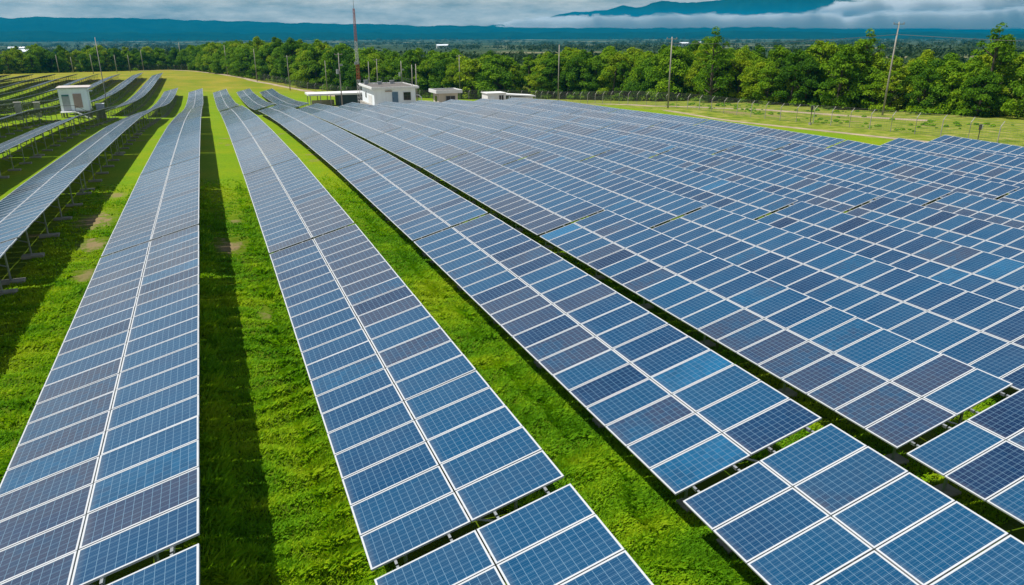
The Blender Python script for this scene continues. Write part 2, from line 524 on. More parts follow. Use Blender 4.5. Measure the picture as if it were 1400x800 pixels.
def micro(x, y):
    """small lumps and the mown ridges across the grass lanes"""
    near = np.clip((70 - y) / 30, 0, 1)
    lump = (fbm(x * 0.9, y * 0.9, 3, 3) - 0.5) * 0.10
    w = np.exp(-((x - 0.85) / 1.0) ** 2) + 0.5 * np.exp(-((x - 6.7) / 1.0) ** 2) + 0.5 * np.exp(-((x + 5.9) / 0.9) ** 2)
    ph = y * 2 * math.pi / 0.95 + 2.4 * (fbm(x * 0.5, y * 0.35, 2, 9) - .5) * 6 + x * 0.8
    rip = np.sin(ph) * 0.13 * w * (0.4 + fbm(x * .7 + 5, y * .5, 2, 21))
    return (lump + rip) * near


def build_ground():
    def axis(segs):
        o = []
        for a, b, s in segs:
            k = max(1, int(round((b - a) / s)))
            o.extend(np.linspace(a, b, k, endpoint=False))
        o.append(segs[-1][1]); return np.array(o)
    xs = axis([(-9200, -2000, 900), (-2000, -400, 160), (-400, -90, 22), (-90, -14, 3), (-14, -8, .5), (-8, 10, .16), (10, 16, .5), (16, 130, 3), (130, 500, 22), (500, 2000, 150), (2000, 9200, 900)])
    ys = axis([(-200, -10, 20), (-10, 6, 2), (6, 44, .16), (44, 75, .4), (75, 150, 1.5), (150, 440, 5), (440, 1200, 40), (1200, 3000, 150), (3000, 9200, 800)])
    X, Y = np.meshgrid(xs, ys)
    Z = zg(X, Y) + micro(X, Y)
    V = np.stack([X, Y, Z], -1).reshape(-1, 3)
    nx, ny = len(xs), len(ys)
    i = np.arange(nx - 1)[None, :] + np.arange(ny - 1)[:, None] * nx
    Q = np.stack([i, i + 1, i + 1 + nx, i + nx], -1).reshape(-1, 4)
    o = link('ground', np_mesh('ground', V, Q, M['ground'], smooth=True))
    tag(o, kind='structure')


build_ground()


def strip(name, path, width, mat, lift=0.03, kind='structure'):
    """a ribbon of ground along a path"""
    P = []
    for (a, b) in zip(path[:-1], path[1:]):
        k = max(1, int(math.dist(a, b) / 2.0))
        for j in range(k): P.append((a[0] + (b[0] - a[0]) * j / k, a[1] + (b[1] - a[1]) * j / k))
    P.append(path[-1])
    P = np.array(P, float)
    T = np.gradient(P, axis=0); T /= np.linalg.norm(T, axis=1)[:, None]
    N = np.stack([-T[:, 1], T[:, 0]], 1)
    s = np.arange(len(P))
    cols = []
    for j, t in enumerate(np.linspace(-.5, .5, 5)):
        wob = 1 + 0.5 * (fbm(s * 0.22 + 40 * (t > 0), s * 0, 3, 5) - .5) * (2 if abs(t) > .4 else 0)
        XY = P + N * (t * width * wob)[:, None]
        Z = zg(XY[:, 0], XY[:, 1]) + lift * (1 - 0.8 * (abs(t) > .4))
        cols.append(np.column_stack([XY, Z]))
    V = np.stack(cols, 1).reshape(-1, 3)
    n = len(P); i = (np.arange(n - 1)[:, None] * 5 + np.arange(4)[None, :])
    Q = np.stack([i, i + 1, i + 6, i + 5], -1).reshape(-1, 4)
    o = link(name, np_mesh(name, V, Q, mat, smooth=True))
    tag(o, kind=kind)
    return o


strip('bounce_paving', [(22, 164), (26, 164), (50, 162), (76, 160)], 40, M['bounce_paving'], 0.05)  # unseen paving, added to keep green grass bounce off the building walls
strip('dirt_track', [(74, 190), (76, 150), (80, 124), (86, 113), (93, 105), (97, 95), (99, 88), (101, 80)], 2.6, M['dirt'], 0.05)
strip('dirt_path', [(76.5, 47), (75.5, 60), (74.5, 75), (74, 95), (75, 112)], 1.5, M['dirt'], 0.04)
strip('gravel_track', [(-60, 388), (-30, 399), (-14, 402), (-4, 380), (6, 345), (17, 294), (27, 262), (35, 234), (44, 214), (58, 200)], 2.6, M['dirt'], 0.06)

# ------------------------------------------------------------------ solar tables
TILT = R(14.72)
MW, ML, PITCHY, NMOD = 0.992, 1.956, 1.018, 21
TLEN = NMOD * PITCHY - (PITCHY - MW)
STEP = 21.62
Y0 = 10.68
ROWX = lambda k: -4.83 + 6.45 * k
HW, HH = 3.94 * math.cos(TILT), 3.94 * math.sin(TILT)
TONES = np.linspace(0, 1, 41)


def module_arrays():
    """one framed module, local x up the slope, y along the row, z out of the glass"""
    t, fw = 0.040, 0.034
    X0, X1, Y0_, Y1 = 0, ML, 0, MW
    o = [(X0, Y0_), (X1, Y0_), (X1, Y1), (X0, Y1)]
    i = [(X0 + fw, Y0_ + fw), (X1 - fw, Y0_ + fw), (X1 - fw, Y1 - fw), (X0 + fw, Y1 - fw)]
    V = [(x, y, -t) for x, y in o] + [(x, y, 0) for x, y in o] + [(x, y, 0) for x, y in i] + [(x, y, -0.006) for x, y in i]
    F = [(3, 2, 1, 0)]; mi = [2]; uv = [[(0, 0)] * 4]
    for k in range(4):
        j = (k + 1) % 4
        F.append((k, j, 4 + j, 4 + k)); mi.append(1)
        F.append((4 + k, 4 + j, 8 + j, 8 + k)); mi.append(1)
        F.append((8 + k, 8 + j, 12 + j, 12 + k)); mi.append(1)
        uv += [[(0, 0)] * 4] * 3
    F.append((12, 13, 14, 15)); mi.append(0); uv.append([(0, 0), (1, 0), (1, 1), (0, 1)])
    return np.array(V, float), np.array(F), np.array(mi), np.array(uv, float)


MV, MF, MMI, MUV = module_arrays()
PMATS = [M['cells'], M['alu'], M['backsheet']]


def modules_mesh(name, offs, tones):
    n = len(offs)
    V = (MV[None] + np.asarray(offs, float)[:, None, :]).reshape(-1, 3)
    F = (MF[None] + (np.arange(n) * len(MV))[:, None, None]).reshape(-1, 4)
    me = np_mesh(name, V, F, PMATS, np.repeat(tones, len(MF)), uv=np.tile(MUV[None], (n, 1, 1, 1)).reshape(-1, 2))
    me.polygons.foreach_set('material_index', np.tile(MMI, n).astype(np.int32))
    return me


TONE_MESH = [modules_mesh('solar_panel', [(0, 0, 0)], np.array([t])) for t in TONES]


def module_tones(k, y0):
    """batches of like-coloured modules in runs along the row, with odd ones between"""
    out = np.zeros((2, NMOD))
    for s in range(2):
        seed = k * 2 + s
        j = np.arange(NMOD)
        run = vnoise((y0 + j) * 0.16 + 7.3 * seed, np.full(NMOD, seed * 3.1), 77)
        base = 0.20 + 0.36 * run
        pur = vnoise((y0 + j) * 0.11 + 3.7 * seed, np.full(NMOD, seed * 5.7), 123)
        rnd = RNG.random(NMOD)
        base = base + (RNG.random(NMOD) - .5) * 0.16
        base = np.where(pur > 0.76, 0.70 + (RNG.random(NMOD) - .5) * .10, base)
        base = np.where(rnd < 0.045, 0.70 + (RNG.random(NMOD) - .5) * .08, base)
        base = np.where((rnd > .07) & (rnd < 0.13), 0.80 + RNG.random(NMOD) * .10, base)
        base = np.where((rnd > .14) & (rnd < 0.20), 0.03 + RNG.random(NMOD) * .1, base)
        out[s] = np.clip(base, 0, 1)
    return out


SLOTS = [(s, j) for s in range(2) for j in range(NMOD)]
S_OFF = [0.0, ML + 0.028]


def solar_table(k, y0, label, detail_panels, detail_legs):
    x0 = ROWX(k)
    z0 = float(zl(x0, y0)); z1 = float(zl(x0, y0 + TLEN))
    a = math.atan2(z1 - z0, TLEN)
    zgr = float(zg(x0 + 1.9, y0))
    root = thing('solar_table', label, 'solar table', (x0, y0, zgr), 0, 'solar tables standing in long rows')
    e2 = Vector((0, math.cos(a), math.sin(a)))
    e1 = Vector((math.cos(TILT), 0, math.sin(TILT)))
    e1 = (e1 - e2 * e1.dot(e2)).normalized()
    e3 = e1.cross(e2)
    org = Vector((0, 0, z0 - zgr))
    Rm = Matrix((e1, e2, e3)).transposed()
    MT = Matrix.Translation(org) @ Rm.to_4x4()
    tones = module_tones(k, y0)
    if (k, round(y0)) == (3, round(Y0)): tones[0, 20] = 0.99       # the one bright blue module beside the joint
    if detail_panels:
        for s, j in SLOTS:
            ti = int(round(tones[s, j] * (len(TONES) - 1)))
            jit = (random.uniform(-.003, .003), random.uniform(-.002, .002), random.uniform(-.002, .002))
            link('solar_panel', TONE_MESH[ti], root, mat=MT @ Matrix.Translation((S_OFF[s] + jit[0], j * PITCHY + jit[1], jit[2])) @ Matrix.Rotation(random.gauss(0, .0022), 4, 'X') @ Matrix.Rotation(random.gauss(0, .0016), 4, 'Y'))
    else:
        me = modules_mesh('panel_array', [(S_OFF[s], j * PITCHY, RNG.uniform(-.003, .003)) for s, j in SLOTS], np.array([tones[s, j] for s, j in SLOTS]))
        link('panel_array', me, root, mat=MT)
    # purlins under the glass, reaching into the gap to the next table
    one = MB()
    for i, s in enumerate((0.45, 1.50, 2.44, 3.50)):
        if detail_legs:
            mb = MB(); mb.box((s, TLEN / 2, -0.075), (0.05, TLEN + 0.22, 0.065))
            mb.build('purlin', M['galv'], root).matrix_local = MT
        else:
            one.box((s, TLEN / 2, -0.0785), (0.05, TLEN + 0.22, 0.075), 0, MT)
    frames = [0.62 + i * 4.03 for i in range(6)]
    for i, yf in enumerate(frames):
        def P(s, n=0.0): return MT @ Vector((s, yf, n))
        ra = one if not detail_legs else MB()
        ra.tube([P(0.15, -.14), P(3.8, -.14)], 0.045, 4)
        if detail_legs: ra.build('rafter', M['galv'], root)
        feet = []
        for s in (0.75, 3.12):
            top = P(s, -.16)
            gz = float(zg(x0 + top.x, y0 + top.y)) - zgr
            lg = one if not detail_legs else MB()
            lg.tube([(top.x, top.y, gz - .1), top], 0.04, 5)
            ft = one if not detail_legs else MB()
            ft.box((top.x + (.05 if s > 2 else .12), top.y, gz + .03), ((.85 if k < 0 else .6) if s > 2 else .45, 0.42, 0.16), 0 if detail_legs else 1)
            if detail_legs:
                lo = lg.build('post', M['galv'], root)
                ft.build('footing', M['concrete'], lo)
            feet.append((top, gz))
        br = one if not detail_legs else MB()
        tr, gr = feet[1]
        br.tube([(tr.x - .02, tr.y, gr + (tr.z - gr) * .42), P(1.6, -.15)], 0.03, 4)
        if detail_legs: br.build('brace', M['galv'], root)
    if not detail_legs:
        one.build('support_frame', [M['galv'], M['concrete']], root)
    return root


ROWNAME = {0: 'row left of the shaded lane', 1: 'row between the two open lanes', 2: 'row right of the second lane',
           3: 'first row past the dark gap', 4: 'second row past the dark gap', 5: 'third row past the dark gap',
           6: 'fourth row past the dark gap', 7: 'fifth row past the dark gap', 8: 'sixth row past the dark gap',
           9: 'long outermost row facing the forest', 10: 'short row, second from the right fence', 11: 'short row nearest the right fence',
           -1: 'leggy row at the left edge', -2: 'narrow leggy row below the hut'}
ORD = ['nearest', 'second', 'third', 'fourth', 'fifth', 'sixth', 'seventh', 'eighth', 'ninth', 'tenth', 'eleventh', 'twelfth']


def in_frame(k, y0, mu=0, mv=0):
    x0 = ROWX(k)
    for s in (0, .5, 1):
        for t in (0, .25, .5, .75, 1):
            y = y0 + t * TLEN
            q = proj((x0 + s * HW, y, float(zl(x0, y)) + s * HH))
            if q and -mu < q[0] < 1400 + mu and -mv < q[1] < 800 + mv: return True
    return False


N_TABLES = 0
for k in range(-13, 12):
    main = [Y0 + n * STEP for n in range(-1, 6)]
    if k >= 10: main = [53.4 - TLEN - n * STEP for n in (2, 1, 0)]
    if k == -3: main = [128 - TLEN - n * STEP for n in (3, 2, 1, 0)]
    if k == -4: main = main[2:]
    farr = []
    if -1 <= k <= 3: farr = [154.6 + n * 20.1 * STEP / STEP * 1.0 for n in range(4)] if False else [154.2 + n * STEP for n in range(4)][:4]
    if k <= -2: farr = [(154.2 if k > -4 else 143.0) + n * STEP for n in range(7)]
    if -1 <= k <= 3: farr = [236.0 - TLEN - n * STEP for n in (3, 2, 1, 0)]
    for blk, lst in (('main', main), ('far', farr)):
        c = 0
        for y0 in lst:
            if not in_frame(k, y0, 130, 140): continue
            vis = in_frame(k, y0)
            row = ROWNAME.get(k) or ('%s row behind the white hut' % ORD[-k - 3].replace('nearest', 'first'))
            if not vis:
                lab = 'solar table just outside the picture in the ' + row
            else:
                w = ORD[c]; c += 1
                lab = '%s solar table %s the %s' % (w, 'in' if blk == 'main' else 'past the aisle, in line with', row)
                if k <= -4 and blk == 'far': lab = '%s solar table of the upper block, %s' % (w, row)
            legs = vis and (k in (-1, 0, 1) and y0 < 150 or k == -2)
            pan = vis and blk == 'main' and k >= -1
            solar_table(k, y0, lab, pan, legs)
            N_TABLES += 1
print('tables', N_TABLES)

# ------------------------------------------------------------------ buildings


def wall_quad(mb, c, s, mi=0): mb.box(c, s, mi)


def control_building():
    r = thing('control_building', 'white flat roofed control building with a blue door and a railed roof', 'building', (37.5, 159, float(zg(37.5, 160)) - .1))
    H = 4.55
    w = MB(); w.box((0, 6.5, H / 2), (9.1, 13, H)); w.build('wall', M['white_wall'], r)
    pl = MB(); pl.box((0, 5.9, .6), (10.3, 14.6, 1.2)); pl.build('plinth', M['concrete'], r)
    rf = MB()
    rf.box((0.05, 6.5, H + .14), (10.4, 14.2, .26))
    ro = rf.build('roof', M['white_paint'], r)
    dk = MB(); dk.box((0.05, 6.5, H + .29), (9.7, 13.5, .05)); dk.build('roof_deck', M['roof_deck'], ro)
    cur = MB()
    for c, s in (((0.05, -.47, H + .36), (10.4, .24, .18)), ((0.05, 13.47, H + .36), (10.4, .24, .18)), ((-5.02, 6.5, H + .36), (.24, 13.7, .18)), ((5.12, 6.5, H + .36), (.24, 13.7, .18))): cur.box(c, s)
    cur.build('curb', M['white_paint'], ro)
    d = MB(); d.box((0.0, -.03, 2.6), (1.3, .1, 2.6)); do = d.build('door', M['door_blue'], r)
    h = MB(); h.box((-.45, -.1, 2.5), (.06, .05, .3)); h.build('handle', M['dark_metal'], do)
    f = MB(); f.box((2.65, -.03, 2.95), (1.55, .1, 1.65)); fo = f.build('window', M['dark_glass'], r)
    g = MB()
    for xx in (1.9, 2.65, 3.4): g.box((xx, -.1, 2.95), (.07, .05, 1.7))
    for zz in (2.15, 3.1, 3.75): g.box((2.65, -.106, zz), (1.55, .05, .06))
    g.build('frame', M['dark_metal'], fo)
    la = MB(); la.box((-1.4, -.12, 4.1), (1.5, .2, .2)); la.build('lamp', M['ceramic'], r)
    sh = MB()
    for i in range(12): sh.box((-4.57, 4.2, 1.3 + i * .16), (.09, 3.6, .15))
    sh.build('roller_shutter', M['white_paint'], r)
    w2 = MB(); w2.box((-4.57, 8.6, 2.9), (.1, 1.0, 1.3)); w2.build('window', M['dark_glass'], r)
    ra = MB()
    zt = H + .45
    for (a, b) in (((-4.7, 13.2), (4.8, 13.2)), ((4.8, 13.2), (4.8, 3.0))):
        n = 8
        for i in range(n + 1):
            x = a[0] + (b[0] - a[0]) * i / n; y = a[1] + (b[1] - a[1]) * i / n
            ra.tube([(x, y, zt - .1), (x, y, zt + 1.1)], .035, 5)
        for hh in (.55, 1.1): ra.tube([(*a, zt + hh), (*b, zt + hh)], .03, 5)
    ra.build('railing', M['dark_metal'], r)
    for (x, y, h) in ((-3.9, 11.2, .9), (-1.2, 9.6, .55), (1.9, 10.8, .7)):
        vt = MB(); vt.box((x, y, zt + h / 2 - .15), (.8, .6, h)); vt.tube([(x + .6, y, zt - .1), (x + .6, y, zt + 1.5 * h)], .06, 6)
        vt.box((x, y, zt + h - .13), (.95, .75, .07)); vt.build('roof_vent', M['cabinet'], r)
    st = MB()
    for s in (-.35, .35): st.tube([(5.25 + s, 1.5, 0), (5.25 + s, 1.5, H + 1.2)], .04, 5)
    for i in range(16): st.tube([(4.9, 1.5, .3 + i * .32), (5.6, 1.5, .3 + i * .32)], .025, 4)
    st.build('roof_ladder', M['dark_metal'], r)
    pp = MB(); pp.tube([(4.9, 0.8, 3.1), (5.5, .6, 3.0), (5.9, .5, 2.6), (6.0, .5, 1.6), (6.0, .5, 0)], .11, 8)
    pp.build('drain_pipe', M['white_paint'], r, True)


def guard_house():
    r = thing('guard_house', 'small cream guard house with a thick overhanging white roof', 'building', (51.5, 165.5, float(zg(51.5, 166)) - .1))
    w = MB(); w.box((0, 2.2, 1.6), (4.6, 4.4, 3.2)); w.build('wall', M['cream_wall'], r)
    rf = MB(); rf.box((0, 2.2, 3.42), (6.3, 6.2, .5)); ro = rf.build('roof', M['white_paint'], r)
    d = MB(); d.box((0, 2.2, 3.7), (5.8, 5.7, .04)); d.build('roof_deck', M['roof_deck'], ro)
    c = MB()
    for a, s in (((0, -.8, 3.78), (6.3, .2, .22)), ((0, 5.2, 3.78), (6.3, .2, .22)), ((-3.05, 2.2, 3.78), (.2, 5.8, .22)), ((3.05, 2.2, 3.78), (.2, 5.8, .22))): c.box(a, s)
    c.build('curb', M['white_paint'], ro)
    f = MB(); f.box((.5, -.03, 1.9), (2.2, .1, 1.2)); fo = f.build('window', M['dark_glass'], r)
    g = MB()
    for xx in (-.6, .5, 1.6): g.box((xx, -.1, 1.9), (.08, .05, 1.3))
    g.build('frame', M['door_grey'], fo)
    f = MB(); f.box((-2.32, 2.2, 1.8), (.1, 1.6, 1.2)); f.build('window', M['dark_glass'], r)


def site_office():
    r = thing('site_office', 'white box cabin with a dark window beside the forest', 'cabin', (63.3, 165, float(zg(63, 166)) - .05))
    w = MB(); w.box((0, 2, 1.35), (4.6, 4, 2.7)); w.build('wall', M['white_paint'], r)
    ro = MB(); ro.box((0, 2, 2.78), (5, 4.4, .16)); ro.build('roof', M['white_paint'], r)
    f = MB(); f.box((1.1, -.03, 1.75), (1.2, .1, 1.1)); fo = f.build('window', M['dark_glass'], r)
    g = MB()
    for xx in (.5, 1.1, 1.7): g.box((xx, -.1, 1.75), (.07, .05, 1.2))
    g.build('frame', M['white_paint'], fo)
    d = MB(); d.box((-1.1, -.03, 1.05), (.95, .08, 2.1)); d.build('door', M['white_wall'], r)
    r = thing('low_shed', 'long low white roofed shed extending from the box cabin', 'shed', (70, 167, float(zg(70, 168)) - .05))
    ro = MB()
    Mr = Matrix.Rotation(R(4), 4, 'Y')
    ro.box((0, 2, 2.05), (8.2, 4.2, .3), 0, Mr); ro.build('roof', M['white_paint'], r)
    w = MB(); w.box((1.2, 2.2, .8), (5, 3.4, 1.6)); w.build('wall', M['white_wall'], r)
    for i, x in enumerate((-3.4, -2.3)):
        p = MB(); p.box((x, .4, 1.0), (.15, .15, 2.0)); p.build('post', M['dark_metal'], r)


def carport():
    r = thing('carport', 'long white roofed shelter with dark blue sides left of the control building', 'shelter', (29.4, 184, float(zg(29, 186)) - .05))
    ro = MB(); ro.box((0, 3, 2.9), (14.2, 6.4, .42)); ro.build('roof', M['white_paint'], r)
    w = MB(); w.box((3.4, 3.2, 1.34), (6.6, 5.2, 2.68)); w.build('wall', M['shed_blue'], r)
    for x in (-6.6, -4.2, -1.8):
        for y in (.3, 5.7):
            p = MB(); p.box((x, y, 1.34), (.18, .18, 2.68)); p.build('post', M['concrete'], r)
    b = MB(); b.box((-3, 5.2, .6), (5.5, .2, 1.2)); b.build('back_wall', M['cream_wall'], r)


def hut():
    zf = float(zg(-20, 140))
    r = thing('equipment_hut', 'white raised equipment hut with grey door, pink louvre and outside steps', 'hut', (-20.0, 138, zf), R(3))
    F = 1.25
    w = MB(); w.box((0, 2.3, F + 1.75), (4.0, 4.6, 3.5)); w.build('wall', M['white_wall'], r)
    fl = MB(); fl.box((0, 2.3, F - .08), (4.2, 4.8, .16)); fl.build('floor', M['concrete'], r)
    for x in (-1.8, 1.8):
        for y in (.2, 4.4):
            p = MB(); p.box((x, y, F / 2 - .15), (.25, .25, F + .1)); p.build('stilt', M['concrete'], r)
    ro = MB(); ro.box((.15, 2.3, F + 3.62), (4.7, 5.2, .14)); ro.build('roof', M['rust'], r)
    aw = MB(); aw.box((2.35, 1.2, F + 3.0), (.8, 1.8, .08), 0, None); aw.build('awning', M['white_paint'], r)
    d = MB(); d.box((-1.1, -.03, F + 1.15), (1.05, .1, 2.3)); do = d.build('door', M['door_grey'], r)
    sg = MB(); sg.box((-1.1, -.05, F + 2.45), (1.0, .1, .24)); sg.build('sign', M['teal_sign'], r)
    v = MB()
    v.box((.55, -.03, F + 1.6), (1.2, .06, 2.2))
    for i in range(14): v.box((.55, -.09, F + .6 + i * .155), (1.1, .06, .05))
    v.build('louvre', M['louver'], r)
    pl = MB(); pl.box((-1.0, -.75, F - .08), (2.2, 1.3, .14)); pl.build('landing', M['white_paint'], r)
    for x in (-1.95, -.1):
        p = MB(); p.box((x, -1.3, F / 2 - .1), (.14, .14, F)); p.build('landing_post', M['concrete'], r)
    st = MB()
    for i in range(6): st.box((.3 + i * .3, -.75, F - .22 - i * .2), (.3, 1.1, .1))
    st.tube([(.15, -1.3, F - .1), (2.1, -1.3, .05)], .06, 4)
    st.tube([(.15, -.2, F - .1), (2.1, -.2, .05)], .06, 4)
    st.build('steps', M['white_paint'], r)
    ra = MB()
    ra.tube([(-2.05, -1.36, F), (-2.05, -1.36, F + 1)], .03, 5)
    ra.tube([(.1, -1.36, F), (.1, -1.36, F + 1)], .03, 5)
    ra.tube([(-2.05, -1.36, F + 1), (.1, -1.36, F + 1), (2.1, -1.36, 1.0)], .03, 5)
    ra.tube([(2.1, -1.36, 0), (2.1, -1.36, 1.0)], .03, 5)
    ra.build('railing', M['dark_metal'], r)
    c = thing('electrical_cabinet', 'grey electrical cabinet right beside the white hut', 'cabinet', (-16.6, 139.5, float(zg(-16.6, 139.5))))
    b = MB(); b.box((0, 0, 1.45), (1.1, .8, 1.7)); b.build('body', M['cabinet'], c)
    b = MB(); b.box((0, 0, 2.34), (1.3, 1.0, .08)); b.build('cap', M['white_paint'], c)
    b = MB(); b.box((-.27, -.42, 1.45), (.5, .04, 1.55)); b.box((.27, -.42, 1.45), (.5, .04, 1.55)); b.build('door', M['door_grey'], c)
    b = MB(); b.box((0, 0, .3), (1.3, 1.0, .6)); b.build('plinth', M['concrete'], c)
    for i, (x, y, h, lab) in enumerate(((-25.45, 126, 2.5, 'grey concrete cable pit column between left rows, further from the hut'), (-24.9, 136, 2.3, 'grey concrete cable pit column between left rows, nearer the hut'))):
        c = thing('concrete_column', lab, 'column', (x, y, float(zg(x, y)) - .1), R(8))
        b = MB(); b.box((0, 0, h / 2), (.8, .8, h)); b.build('shaft', M['concrete'], c)
        b = MB(); b.box((0, 0, h + .06), (.95, .95, .12)); b.build('cap', M['concrete'], c)


def tower():
    x, y = 33.0, 175.5
    z0 = float(zg(x, y))
    r = thing('radio_mast', 'tall red and white lattice radio mast behind the control building', 'mast', (x, y, z0))
    ht = 21.6
    cuts = [(0, 6.2, 'tower_white'), (6.2, 9.6, 'tower_red'), (9.6, 14.6, 'tower_white'), (14.6, 18.0, 'tower_red'), (18.0, ht, 'tower_red')]

    def corner(i, z):
        rad = .52 - .30 * z / ht; t = i * 2 * math.pi / 3 + .4
        return (rad * math.cos(t), rad * math.sin(t), z)
    for a, b, mt in cuts:
        m = MB()
        n = int(round((b - a) / .75))
        for i in range(3):
            m.tube([corner(i, a), corner(i, b)], .05, 5)
            for j in range(n):
                za = a + (b - a) * j / n; zb = a + (b - a) * (j + 1) / n
                m.tube([corner(i, za), corner((i + 1) % 3, zb)], .028, 4)
                m.tube([corner(i, zb), corner((i + 1) % 3, zb)], .024, 4)
        m.build('mast_section', M[mt], r)
    m = MB(); m.tube([(0, 0, ht), (0, 0, ht + 3.4)], [.05, .02], 5); m.build('antenna', M['dark_metal'], r)
    m = MB(); m.box((-.5, -.3, 9.9), (.5, .3, .6)); m.build('equipment_box', M['cabinet'], r)
    m = MB(); m.box((0, 0, .1), (1.6, 1.6, .4)); m.build('base', M['concrete'], r)


control_building(); guard_house(); site_office(); carport(); hut(); tower()

# ------------------------------------------------------------------ poles


def pole(x, y, h, label, cross=True, trafo=False, lean=0.0, r=.14):
    z = float(zg(x, y))
    o = thing('utility_pole', label, 'pole', (x, y, z), random.uniform(-.4, .4), 'concrete utility poles')
    m = MB(); m.tube([(0, 0, -.3), (lean * h * .5, 0, h * .5), (lean * h, 0, h)], [r * 1.15, r * .95, r * .7], 8); m.build('shaft', M['concrete_pole'], o, True)
    if cross:
        m = MB(); m.box((lean * h, 0, h - .35), (1.9, .12, .12)); c = m.build('crossarm', M['concrete_pole'], o)
        for xx in (-.85, 0, .85):
            m = MB(); m.tube([(lean * h + xx, 0, h - .29), (lean * h + xx, 0, h - .05)], [.07, .05], 6); m.build('insulator', M['ceramic'], c)
    if trafo:
        m = MB(); m.tube([(-.55, 0, h * .62), (-.55, 0, h * .62 + 1.0)], .33, 10); m.build('transformer', M['cabinet'], o)
        m = MB(); m.box((.5, 0, h * .78), (.7, .3, .4)); m.build('equipment_box', M['cabinet'], o)
    return o


P = [(103.6, 91.1, 14.6, 'leaning tall concrete pole standing before the right forest edge', True, False, .012),
     (78.5, 116.5, 12.4, 'straight concrete pole on the grass near the field corner at right', True, False, -.012),
     (85.2, 177.2, 13.8, 'concrete pole against the forest right of the low white shed', False, False, 0),
     (67.3, 205, 12.2, 'concrete pole just behind the cream guard house', True, False, 0),
     (29.3, 178.6, 12.2, 'pole with a transformer before the dark blue shelter', True, True, 0),
     (36.2, 247.5, 9.7, 'bare pole behind the long white shelter roof', False, False, 0),
     (25.3, 254.2, 10.9, 'track pole first left of the white shelter roof', True, False, 0),
     (17.6, 290.3, 11.4, 'track pole second left of the white shelter roof', False, False, 0),
     (8.9, 331.8, 11.8, 'track pole third left of the white shelter roof', False, False, 0),
     (0.1, 388, 10.8, 'track pole fourth left of the white shelter roof', False, False, 0),
     (-9.6, 404, 12.6, 'track pole standing where the gravel track bends', False, False, 0),
     (-20.4, 412, 10.2, 'forest edge pole behind the far upper field end', False, False, 0),
     (-26.5, 400, 9.2, 'forest edge pole above the fourth upper row end from the track', False, False, 0),
     (-30.5, 378, 7.2, 'short forest edge pole above the third upper row end', False, False, 0),
     (-34.7, 366, 7.2, 'short pole above the second upper row end at left', False, False, 0),
     (-41.6, 348, 7.6, 'short pole left of the tall hut pole', False, False, 0),
     (-19.6, 176, 14.4, 'tall thin concrete pole just right of the white hut', False, False, 0.001),
     (-52, 372, 6.5, 'small pole at the left forest edge, right one of two', False, False, 0),
     (-57, 370, 7.4, 'small pole at the left forest edge, left one of two', False, False, 0),
     (44.3, 219, 10.4, 'pole behind the control building roof, leftmost of five', False, False, 0),
     (46.3, 217, 11.2, 'pole with crossarm behind the control building roof, second from left', True, False, 0),
     (51.2, 208, 10.7, 'transformer pole behind the middle of the control building roof', False, True, 0),
     (53.7, 206, 9.7, 'pole behind the control building roof, fourth from left', False, False, 0),
     (46.6, 175, 9.6, 'pole at the right end of the control building roof', False, False, 0)]
for x, y, h, lab, cr, tf, ln in P: pole(x, y, h, lab, cr, tf, ln, .09 if 'tall thin' in lab else .14)


def wires(label, a, b, ha, hb, sag, n=3):
    za, zb = float(zg(*a)) + ha, float(zg(*b)) + hb
    o = thing('power_line', label, 'cable', (a[0], a[1], za))
    for i in range(n):
        m = MB(); P_ = []
        for j in range(25):
            t = j / 24
            P_.append(((b[0] - a[0]) * t + (i - 1) * .8, (b[1] - a[1]) * t + (i - 1) * .15, (zb - za) * t - sag * 4 * t * (1 - t)))
        m.tube(P_, .011, 4, cap=False); m.build('cable', M['dark_metal'], o)


wires('thin dark cables strung from the leaning pole towards the right edge', (103.8, 91.1), (118, 40), 12.7, 11.6, .6)
wires('thin dark cables between the straight and the leaning right poles', (78.4, 116.5), (103.8, 91.1), 11.3, 12.7, .5)


def lamp_post(x, y, h, label):
    o = thing('floodlight_post', label, 'floodlight', (x, y, float(zg(x, y))), R(25), 'small floodlight posts by the fence')
    m = MB(); m.tube([(0, 0, -.1), (0, 0, h)], .05, 6); m.build('post', M['dark_metal'], o)
    m = MB(); m.box((0, 0, h + .2), (.55, .2, .6), 0, None); m.build('lamp_head', M['dark_metal'], o)
    m = MB(); m.box((.25, -.13, h + .2), (.3, .06, .45)); m.build('bracket', M['white_paint'], o)
    m = MB(); m.tube([(0, 0, 0), (0, 0, .3)], .22, 10); m.build('base', M['concrete'], o)


lamp_post(80.8, 57.5, 1.6, 'black floodlight on a short post by the right fence')
lamp_post(79.5, 82, 2.2, 'dark thin floodlight post on grass in front of the dirt track')


